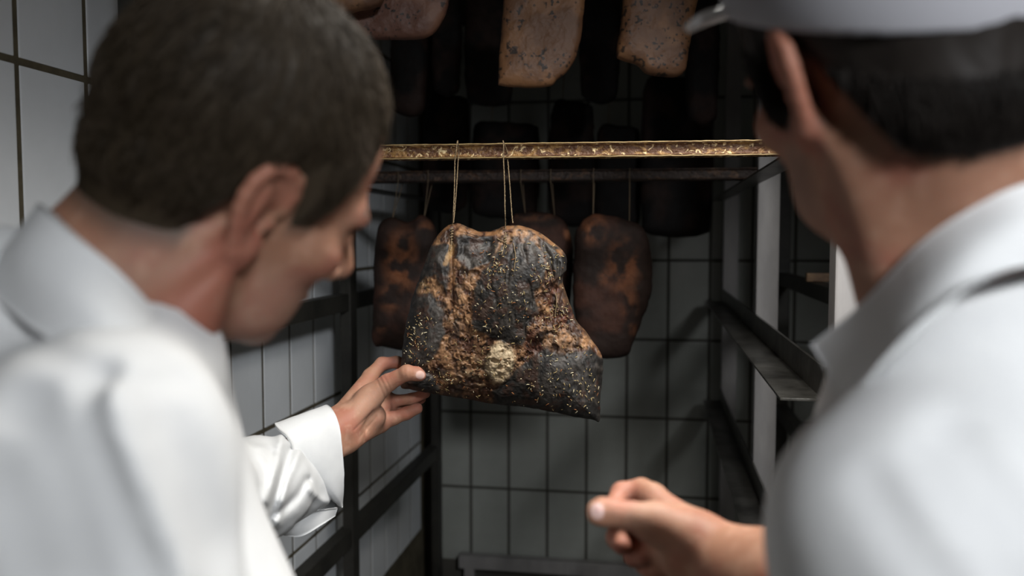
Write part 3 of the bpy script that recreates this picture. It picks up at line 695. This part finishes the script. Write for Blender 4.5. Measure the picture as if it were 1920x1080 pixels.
# hair
def hairf1(p):
    q = ((p-HO1.astype(np.float32))@HA1.astype(np.float32)); a = np.arctan2(q[:, 0], q[:, 1]+.06)
    st = fbm(np.stack([a*22, q[:, 2]*26, q[:, 1]*12], 1), 3)-.5
    return smin(skull(q), rc(p, nt1, nb1, .054, .061), .03)-hair_t(q, H1, .0125)-.006*st*sstep(.0, .06, q[:, 2]-H1(q[:, 1]))
lo, hi = bbox([L2W(HO1, HA1, 1, (0, -.012, .04))], .125)
vr, fr = nets(hairf1, lo, hi, .0026); qq = (vr-HO1)@HA1
keep = (qq[:, 2]-H1(qq[:, 1]) > -.016); fr = fr[keep[fr].all(1)]
def hcol1(L, g=None):
    n = fbm(L*np.array([160, 60, 60]), 3); t = sstep(.0, .07, L[:, 1])*sstep(.03, .08, L[:, 2])*sstep(.4, .58, n)
    r = g.random(len(L)) if g is not None else .5
    t = np.clip(t*.8+.25*(r-.5), 0, 1)
    return mixc(np.tile(np.array([.033, .024, .0145]), (len(L), 1)), np.array([.25, .195, .15]), t)  # lighter front top: grey-blond streaks plus hair highlight put into the colour
add_mesh('hair', vr, fr, M_hair, org1, man1, hcol1(qq))
strands(vr, fr, hcol1, 11000, HA1, HO1, .016, 3, .25, org1, man1, M_hair, lambda P: ((P-HO1)@HA1)[:, 2]-H1(((P-HO1)@HA1)[:, 1]) > .02)
# jacket
def seat_paths(f, lst, d0=.30, d1=1.4):
    """lay fold lines on a cloth surface: each becomes a 3D polyline with a width and depth in metres"""
    out = []
    for P, wdt, am in lst:
        Q = crv(np.asarray(P, float), 10); t = np.full(len(Q), d0)
        for _ in range(60):
            pts = np.array([W(a, b, c) for (a, b), c in zip(Q, t)], np.float32); t = np.minimum(t+.8*f(pts), d1)
        out.append((pts[t < d1-.01], wdt, am))
    return out
def groove(p, paths):
    r = 0
    for P, wdt, am in paths:
        if len(P) < 2: continue
        d = np.full(len(p), 9., np.float32)
        for a, b in zip(P[:-1], P[1:]): d = np.minimum(d, rc(p, a, b, 0, 0))
        r = r+am*np.exp(-(d/wdt)**2)
    return r
GR1 = [([(190, 690), (162, 712), (155, 780), (185, 860), (225, 960), (280, 1090)], .0070, .026), ([(225, 705), (200, 740), (205, 800), (235, 890), (275, 980), (325, 1090)], .012, -.007),
       ([(40, 760), (90, 860), (130, 990), (150, 1090)], .014, .026), ([(-20, 880), (30, 980), (60, 1090)], .012, .024), ([(205, 708), (270, 716), (340, 706)], .010, .006), ([(330, 800), (380, 900), (420, 1010)], .016, .006), ([(-10, 600), (80, 640), (150, 690)], .010, .005)]
def jacket1(p, paths=None):
    f = rc(p, W(178, 895, .475), W(285, 1270, .46), .066, .060)
    f = smin(f, rc(p, W(186, 885, .48), W(205, 695, .58), .064, .060), .05)
    f = smin(f, rc(p, W(40, 880, .66), W(100, 1450, .68), .135, .16), .08)
    f = smin(f, rc(p, W(215, 690, .60), W(40, 705, .60), .058, .105), .06)
    f = smin(f, rc(p, W(235, 800, .76), W(385, 935, .99), .066, .064), .05)
    f = smin(f, rc(p, W(180, 800, .66), W(300, 1250, .62), .085, .11), .06)
    f = smax(f, -rc(p, W(238, 528, .60), W(330, 420, .62), .064, .075), .01)
    q = p*np.array([9, 9, 9], np.float32)
    if paths is None: return f
    return f+groove(p, paths)+.010*(fbm(q, 2)-.5)+.0012*(fbm(p*26, 2)-.5)
GP1 = seat_paths(jacket1, GR1)
vj, fj = nets(lambda p: jacket1(p, GP1), CAM+np.array([-.75, .28, -.72]), CAM+np.array([-.05, 1.08, .06]), .004); vj = smooth_mesh(vj, fj, 2)
jk = add_mesh('jacket', vj, fj, M_cotton, org1, man1)
SA, SB = W(385, 935, .98), W(592, 868, 1.285)
def sleeve1(p):
    ax = (SB-SA)/np.linalg.norm(SB-SA); q = p-SA.astype(np.float32); t = q@ax.astype(np.float32)
    f = rc(p, SA, W(480, 918, 1.15), .064, .064); f = smin(f, rc(p, W(480, 918, 1.15), W(556, 902, 1.27), .064, .054), .03)
    f = smin(f, rc(p, W(555, 928, 1.26), W(580, 938, 1.285), .042, .036), .03)
    f = smax(f, t-np.linalg.norm(SB-SA)+.012, .008)
    px, py, d = proj(p)
    g = 0
    for P, wdt, am in (([(455, 900), (480, 940), (500, 990)], 10, .005), ([(528, 812), (520, 870), (498, 940)], 9, -.007), ([(560, 850), (540, 900), (520, 985)], 8, -.004), ([(545, 845), (528, 900), (505, 975)], 8, .007), ([(575, 900), (558, 930), (520, 965)], 8, .006), ([(560, 985), (590, 962), (625, 945)], 6, .006), ([(470, 850), (500, 900), (505, 950)], 12, .004), ([(580, 915), (600, 935), (625, 950)], 7, -.004), ([(455, 850), (500, 838), (540, 830)], 8, -.002)):
        g = g+am*np.exp(-(dpoly(P, px, py, False)/wdt)**2)
    return f+g*(d < 1.27)+.004*(fbm(p*30, 3)-.5)
lo, hi = bbox([SA, SB, W(520, 915, 1.15)], .085); vs, fs = nets(sleeve1, lo, hi, .0030); vs = smooth_mesh(vs, fs, 2)
add_mesh('sleeve', vs, fs, M_cotton, org1, man1)
def sheet(name, rows, M, org, parent, nu=60, nv=14, th=.0022, closed=False, wob=0):
    """lofted cloth: rows = list of polylines of 3D points, lofted across; solid thickness"""
    R_ = [crv(np.array(r), nu) for r in rows]; R_ = np.array(R_)
    G_ = np.array([crv(R_[:, k], nv) for k in range(nu)])             # nu,nv,3
    if wob: G_ = G_+wob*(fbm(G_*60, 2)-.5)[..., None]
    gu = np.gradient(G_, axis=0); gv = np.gradient(G_, axis=1); n = np.cross(gu, gv); n /= np.linalg.norm(n, axis=2)[..., None]+1e-12
    A = (G_+n*th/2).reshape(-1, 3); B = (G_-n*th/2).reshape(-1, 3); N_ = len(A); f = []
    for i in range(nu-1):
        for j in range(nv-1):
            a, b, c, d = i*nv+j, (i+1)*nv+j, (i+1)*nv+j+1, i*nv+j+1; f += [(a, b, c, d), (N_+d, N_+c, N_+b, N_+a)]
    def rim(L): 
        for a, b in zip(L[:-1], L[1:]): f.append((a, N_+a, N_+b, b))
    rim([i*nv for i in range(nu)][::-1]); rim([i*nv+nv-1 for i in range(nu)]); rim(list(range(nv))); rim([(nu-1)*nv+j for j in range(nv)][::-1])
    return add_mesh(name, np.vstack([A, B]), f, M, org, parent)
# turned-back cuff: visible half then the far half behind the wrist
ringB = [W(640, 952, 1.300), W(610, 925, 1.248), W(578, 893, 1.211), W(554, 855, 1.186), W(540, 823, 1.181), (W(515, 797, 1.201)), W(530, 800, 1.251), W(556, 835, 1.300), W(590, 890, 1.330), W(620, 930, 1.340)]
ringM = [W(641, 951, 1.303), W(628, 930, 1.256), W(612, 885, 1.229), W(598, 838, 1.216), W(586, 798, 1.221), (W(567, 777, 1.248)), W(578, 790, 1.305), W(598, 830, 1.335), W(615, 890, 1.345), W(630, 935, 1.345)]
ringA = [W(641, 950, 1.306), W(643, 915, 1.274), W(643, 869, 1.261), W(638, 816, 1.258), W(627, 776, 1.271), (W(612, 760, 1.310)), W(616, 775, 1.345), W(626, 825, 1.365), W(634, 880, 1.365), W(638, 935, 1.350)]
sheet('cuff', [ringB, ringM, ringA], M_cotton, org1, man1, 90, 20, .003, wob=.0015)
# flap hanging below the cuff
sheet('cuff_lining', [[W(505, 992, 1.215), W(545, 975, 1.21), W(590, 958, 1.235), W(632, 952, 1.28)], [W(535, 1002, 1.235), W(565, 1004, 1.235), W(600, 985, 1.25), W(628, 966, 1.285)]], M_cotton, org1, man1, 40, 8, .003, wob=.002)
# stand collar wrapping the neck
up_ = [W(376, 643, .640), W(352, 655, .585), W(300, 600, .540), (W(225, 518, .515)), W(150, 448, .512), W(95, 396, .535), W(78, 385, .585), W(110, 410, .650), W(200, 470, .690)]
lo_ = [W(405, 735, .660), W(385, 745, .575), W(315, 735, .500), (W(215, 690, .482)), W(80, 625, .494), W(-10, 555, .528), W(-60, 540, .580), W(0, 560, .680), W(120, 600, .740)]
mid = [.5*(np.array(a)+np.array(b))+.006*(-CF)*(1 if k < 6 else -1) for k, (a, b) in enumerate(zip(up_, lo_))]
sheet('collar', [up_, mid, lo_], M_cotton, org1, man1, 80, 18, .0045)

# ================================================================ the man on the right
HO2 = W(1656, 118, .567); HA2 = frame(-9.5, 3.2, 16)
nt2 = L2W(HO2, HA2, 1, (0, -.035, -.05)); nb2 = W(1800, 520, .575); nb2b = W(1850, 680, .58)
def body2(p):
    f = head_f(p, HO2, HA2, 1.0); f = smin(f, rc(p, nt2, nb2, .057, .060), .035); f = smin(f, rc(p, nb2, nb2b, .060, .055), .03)
    return smin(f, rc(p, L2W(HO2, HA2, 1, (-.05, -.02, -.05)), W(1680, 560, .55), .014, .016), .035)
lo, hi = bbox([HO2, nb2, nb2b], .155)
v2, f2 = nets(body2, lo, hi, .0028); v2 = smooth_mesh(v2, f2, 1)
H2 = hline([(-.13, -.082), (-.085, -.078), (-.066, -.062), (-.048, -.024), (-.032, .012), (-.018, .034), (0, .036), (.006, .016), (.010, -.022), (.026, -.026), (.036, .006), (.045, .030), (.066, .062), (.1, .086), (.13, .1)])
q2 = (v2-HO2)@HA2; c2 = skin_cols(v2, 9); dh = q2[:, 2]-H2(q2[:, 1])
c2 = mixc(c2, np.array([.03, .024, .02]), .85*sstep(-.016, .006, dh)*(np.abs(q2[:, 0]) < .0745))
c2 = mixc(c2, np.array([.24, .16, .13]), .5*sstep(-.005, .03, q2[:, 1])*sstep(-.02, -.05, q2[:, 2]))
earm = (np.abs(q2[:, 0]) > .0765)*sstep(.05, .02, np.abs(q2[:, 1]+.015)); c2 = mixc(c2, SKR*1.1, .6*earm)
def hand2(p):
    f = rc(p, W(1760, 1220, .53), W(1640, 1160, .58), .046, .045)
    f = smin(f, rc(p, W(1640, 1160, .58), W(1470, 1108, .675), .045, .039), .03)
    f = smin(f, rc(p, W(1470, 1108, .675), W(1310, 1032, .750), .038, .0265), .03)
    f = smin(f, rc(p, W(1480, 1118, .68), W(1325, 1050, .760), .036, .0245), .03)
    # back of the hand, palm turned down and left
    f = smin(f, rc(p, W(1300, 1015, .755), W(1222, 934, .800), .0235, .0135), .018)
    f = smin(f, rc(p, W(1302, 1025, .760), W(1212, 968, .815), .0225, .0135), .018)
    f = smin(f, rc(p, W(1305, 1035, .765), W(1214, 1002, .820), .0215, .0135), .018)
    f = smin(f, rc(p, W(1308, 1045, .765), W(1226, 1036, .815), .0205, .0130), .018)
    # thenar and thumb, nail towards the camera
    f = smin(f, rc(p, W(1298, 1010, .740), W(1232, 982, .748), .0215, .0175), .014)
    f = chain(p, f, [W(1232, 982, .748), W(1186, 968, .746)], [.0170, .0125], .010)
    f = chain(p, f, [W(1186, 968, .746), W(1148, 962, .744), W(1128, 960, .746), W(1121, 961, .747)], [.0122, .0118, .0122, .0100], .004)
    # index bent above the thumb
    f = chain(p, f, [W(1224, 934, .800), W(1203, 920, .815), W(1166, 925, .815), W(1152, 945, .800)], [.0130, .0108, .0098, .0088], .006)
    # middle, ring and little finger curled below
    f = chain(p, f, [W(1212, 968, .815), W(1172, 985, .825), W(1157, 1008, .810), W(1166, 1022, .795)], [.0130, .0108, .0098, .0090], .006)
    f = chain(p, f, [W(1214, 1002, .820), W(1186, 1024, .825), W(1190, 1042, .808), W(1206, 1044, .795)], [.0130, .0104, .0096, .0088], .006)
    f = chain(p, f, [W(1226, 1036, .815), W(1212, 1058, .815), W(1226, 1070, .800), W(1244, 1066, .790)], [.0125, .0098, .0090, .0082], .006)
    return f
lo, hi = bbox([W(1760, 1200, .53), W(1120, 920, .84), W(1130, 1070, .75), W(1250, 900, .8)], .05)
vh2, fh2 = nets(hand2, lo, hi, .0020); vh2 = smooth_mesh(vh2, fh2, 1); ch2 = skin_cols(vh2, 15)*1.25; px, py, d = proj(vh2.astype(np.float32))
ch2 = mixc(ch2, SKP*1.15, .6*sstep(90, 30, np.hypot(px-1230, py-985)))
ch2 = mixc(ch2, np.array([.72, .50, .46]), sstep(1.15, .8, np.hypot((px-1120)/13, (py-958)/16))*(d < .75))
ch2 = mixc(ch2, np.array([.40, .15, .11]), .6*sstep(60, 20, np.hypot(px-1180, py-1035))); ch2 = mixc(ch2, np.array([.42, .17, .12]), .6*sstep(50, 15, np.hypot(px-1165, py-925)))
org2 = np.array([.24, .52, 0.]); man2 = obj('person', None, None, 'person in a white polo shirt and white cap, fist raised, seen from behind', 'person'); man2.location = org2
vb, fb, cb_ = join_arm(v2, f2, c2, vh2, fh2, ch2, nb2b, W(1760, 1200, .53), [W(1900, 860, .58), W(1760, 1010, .50)], .04)
add_mesh('body', vb, fb, M_skin, org2, man2, cb_)
def hairf2(p):
    q = ((p-HO2.astype(np.float32))@HA2.astype(np.float32))
    return smin(skull(q), rc(p, nt2, nb2, .057, .060), .035)-hair_t(q, H2, .009)-.003*(fbm(q*np.array([120, 60, 40], np.float32), 2)-.5)*sstep(.0, .06, q[:, 2]-H2(q[:, 1]))
lo, hi = bbox([L2W(HO2, HA2, 1, (0, -.012, .04))], .125); vr2, fr2 = nets(hairf2, lo, hi, .003); qq = (vr2-HO2)@HA2
keep = (qq[:, 2]-H2(qq[:, 1]) > -.016); fr2 = fr2[keep[fr2].all(1)]
def hcol2(L, g=None): return np.tile(np.array([.014, .011, .009]), (len(L), 1))
add_mesh('hair', vr2, fr2, M_hair, org2, man2, hcol2(qq))
strands(vr2, fr2, hcol2, 5000, HA2, HO2, .014, 5, .1, org2, man2, M_hair, lambda P: (((P-HO2)@HA2)[:, 2]-H2(((P-HO2)@HA2)[:, 1]) > .012) & (((P-HO2)@HA2)[:, 2] < .022+.5*((P-HO2)@HA2)[:, 1]-.12*(((P-HO2)@HA2)[:, 0]+.065)))
# cap
def capz(y, x=-.065): return .045+.5*y-.12*(x+.065)
def capf(p):
    q = ((p-HO2.astype(np.float32))@HA2.astype(np.float32)); k = q.copy(); k[:, 2] = np.minimum(k[:, 2], 1)
    f = ell(q, (0, -.012, .046), (.092, .114, .108)); f = np.maximum(f, -(f+.004)); return smax(f, capz(q[:, 1], q[:, 0])-q[:, 2], .002)
lo, hi = bbox([L2W(HO2, HA2, 1, (0, -.012, .06))], .135); vc, fc = nets(capf, lo, hi, .0022)
add_mesh('cap', vc, fc, M_capw, org2, man2)
ang = np.linspace(-1.25, 1.25, 9); vr_ = []
for ext, dz in ((-.004, .0), (.024, .004), (.046, .003)):
    vr_.append([L2W(HO2, HA2, 1, ((.090+ext*.35)*math.sin(a), -.012+.112*math.cos(a)+ext*max(0, math.cos(a))**.6, capz(.08)+.006+dz-.030*math.sin(a)**2+.012*(abs(math.sin(a)) > 2))) for a in ang])
sheet('visor', vr_, M_cotton, org2, man2, 50, 12, .006)  # paler than the cap cloth: lit tone of the visor put into colour
# shirt
GR2 = [([(1640, 900), (1700, 1000), (1780, 1100)], .012, .005), ([(1790, 800), (1860, 900), (1930, 1000)], .014, .007), ([(1740, 860), (1830, 990), (1900, 1090)], .012, .006)]
def shirt2(p, paths=None):
    f = rc(p, W(1742, 1010, .475), W(1745, 1400, .47), .078, .074)
    f = smin(f, rc(p, W(1742, 1010, .48), W(1850, 665, .575), .076, .060), .05)
    f = smin(f, rc(p, W(2050, 900, .62), W(2020, 1500, .64), .15, .17), .08)
    f = smin(f, rc(p, W(1850, 690, .565), W(2150, 740, .57), .080, .092), .06)
    f = smin(f, rc(p, W(1700, 900, .60), W(1760, 1400, .62), .06, .10), .06)
    f = smax(f, -rc(p, W(1782, 460, .575), W(1740, 330, .57), .062, .08), .01)
    if paths is None: return f
    return f+groove(p, paths)+.008*(fbm(p*9, 2)-.5)+.0008*(fbm(p*26, 2)-.5)
GP2 = seat_paths(shirt2, GR2)
vj, fj = nets(lambda p: shirt2(p, GP2), CAM+np.array([.0, .28, -.62]), CAM+np.array([.62, .9, .06]), .0045); vj = smooth_mesh(vj, fj, 2)
add_mesh('shirt', vj, fj, M_cotton, org2, man2)
up_ = [W(1527, 650, .570), W(1606, 588, .545), W(1671, 524, .522), W(1742, 454, .505), W(1826, 397, .495), W(1920, 350, .495), W(2010, 340, .53), W(2060, 370, .58)]
lo_ = [W(1578, 752, .525), W(1624, 722, .495), W(1687, 652, .472), W(1758, 582, .462), W(1828, 532, .460), W(1930, 498, .468), W(2060, 500, .50), W(2130, 520, .58)]
mid = [.5*(a+b)-.008*CF for a, b in zip(up_, lo_)]
sheet('collar', [up_, mid, lo_], M_cotton, org2, man2, 80, 16, .006)

# ------------------------------------------------------------------ trousers and shoes, below the frame
M_trouser = mat('dark_work_trousers', (.03, .033, .04), .85, bump=.1, bscale=300); M_shoe = mat('black_leather', (.015, .015, .016), .4)
def lower_body(man, org, c, yaw):
    A = np.array([[math.cos(yaw), -math.sin(yaw), 0], [math.sin(yaw), math.cos(yaw), 0], [0, 0, 1]])
    def g(x, y, z): return np.array([c[0], c[1], 0])+A@np.array([x, y, z])
    def f(p):
        r = rc(p, g(0, 0, .98), g(0, 0, .86), .14, .15)
        for s_ in (-1, 1):
            r = smin(r, rc(p, g(.085*s_, 0, .82), g(.095*s_, .015, .46), .088, .066), .04); r = smin(r, rc(p, g(.095*s_, .015, .46), g(.10*s_, -.01, .08), .064, .055), .03)
        return smax(r, .045-p[:, 2], .01)
    v, fc = nets(f, g(0, 0, .5)-np.array([.30, .30, .5]), g(0, 0, .5)+np.array([.30, .30, .66]), .011); add_mesh('trousers', smooth_mesh(v, fc, 1), fc, M_trouser, org, man)
    for s_ in (-1, 1):
        def h(p):
            r = rc(p, g(.10*s_, -.02, .045), g(.115*s_, .15, .034), .046, .036); return smax(smax(r, .002-p[:, 2], .004), p[:, 2]-.085, .02)
        v, fc = nets(h, g(.1*s_, .06, .05)-np.array([.19, .19, .06]), g(.1*s_, .06, .05)+np.array([.19, .19, .08]), .008); add_mesh('shoe', smooth_mesh(v, fc, 1), fc, M_shoe, org, man)
lower_body(man1, org1, W(70, 1100, .66), .1)
lower_body(man2, org2, W(2000, 1100, .62), .25)
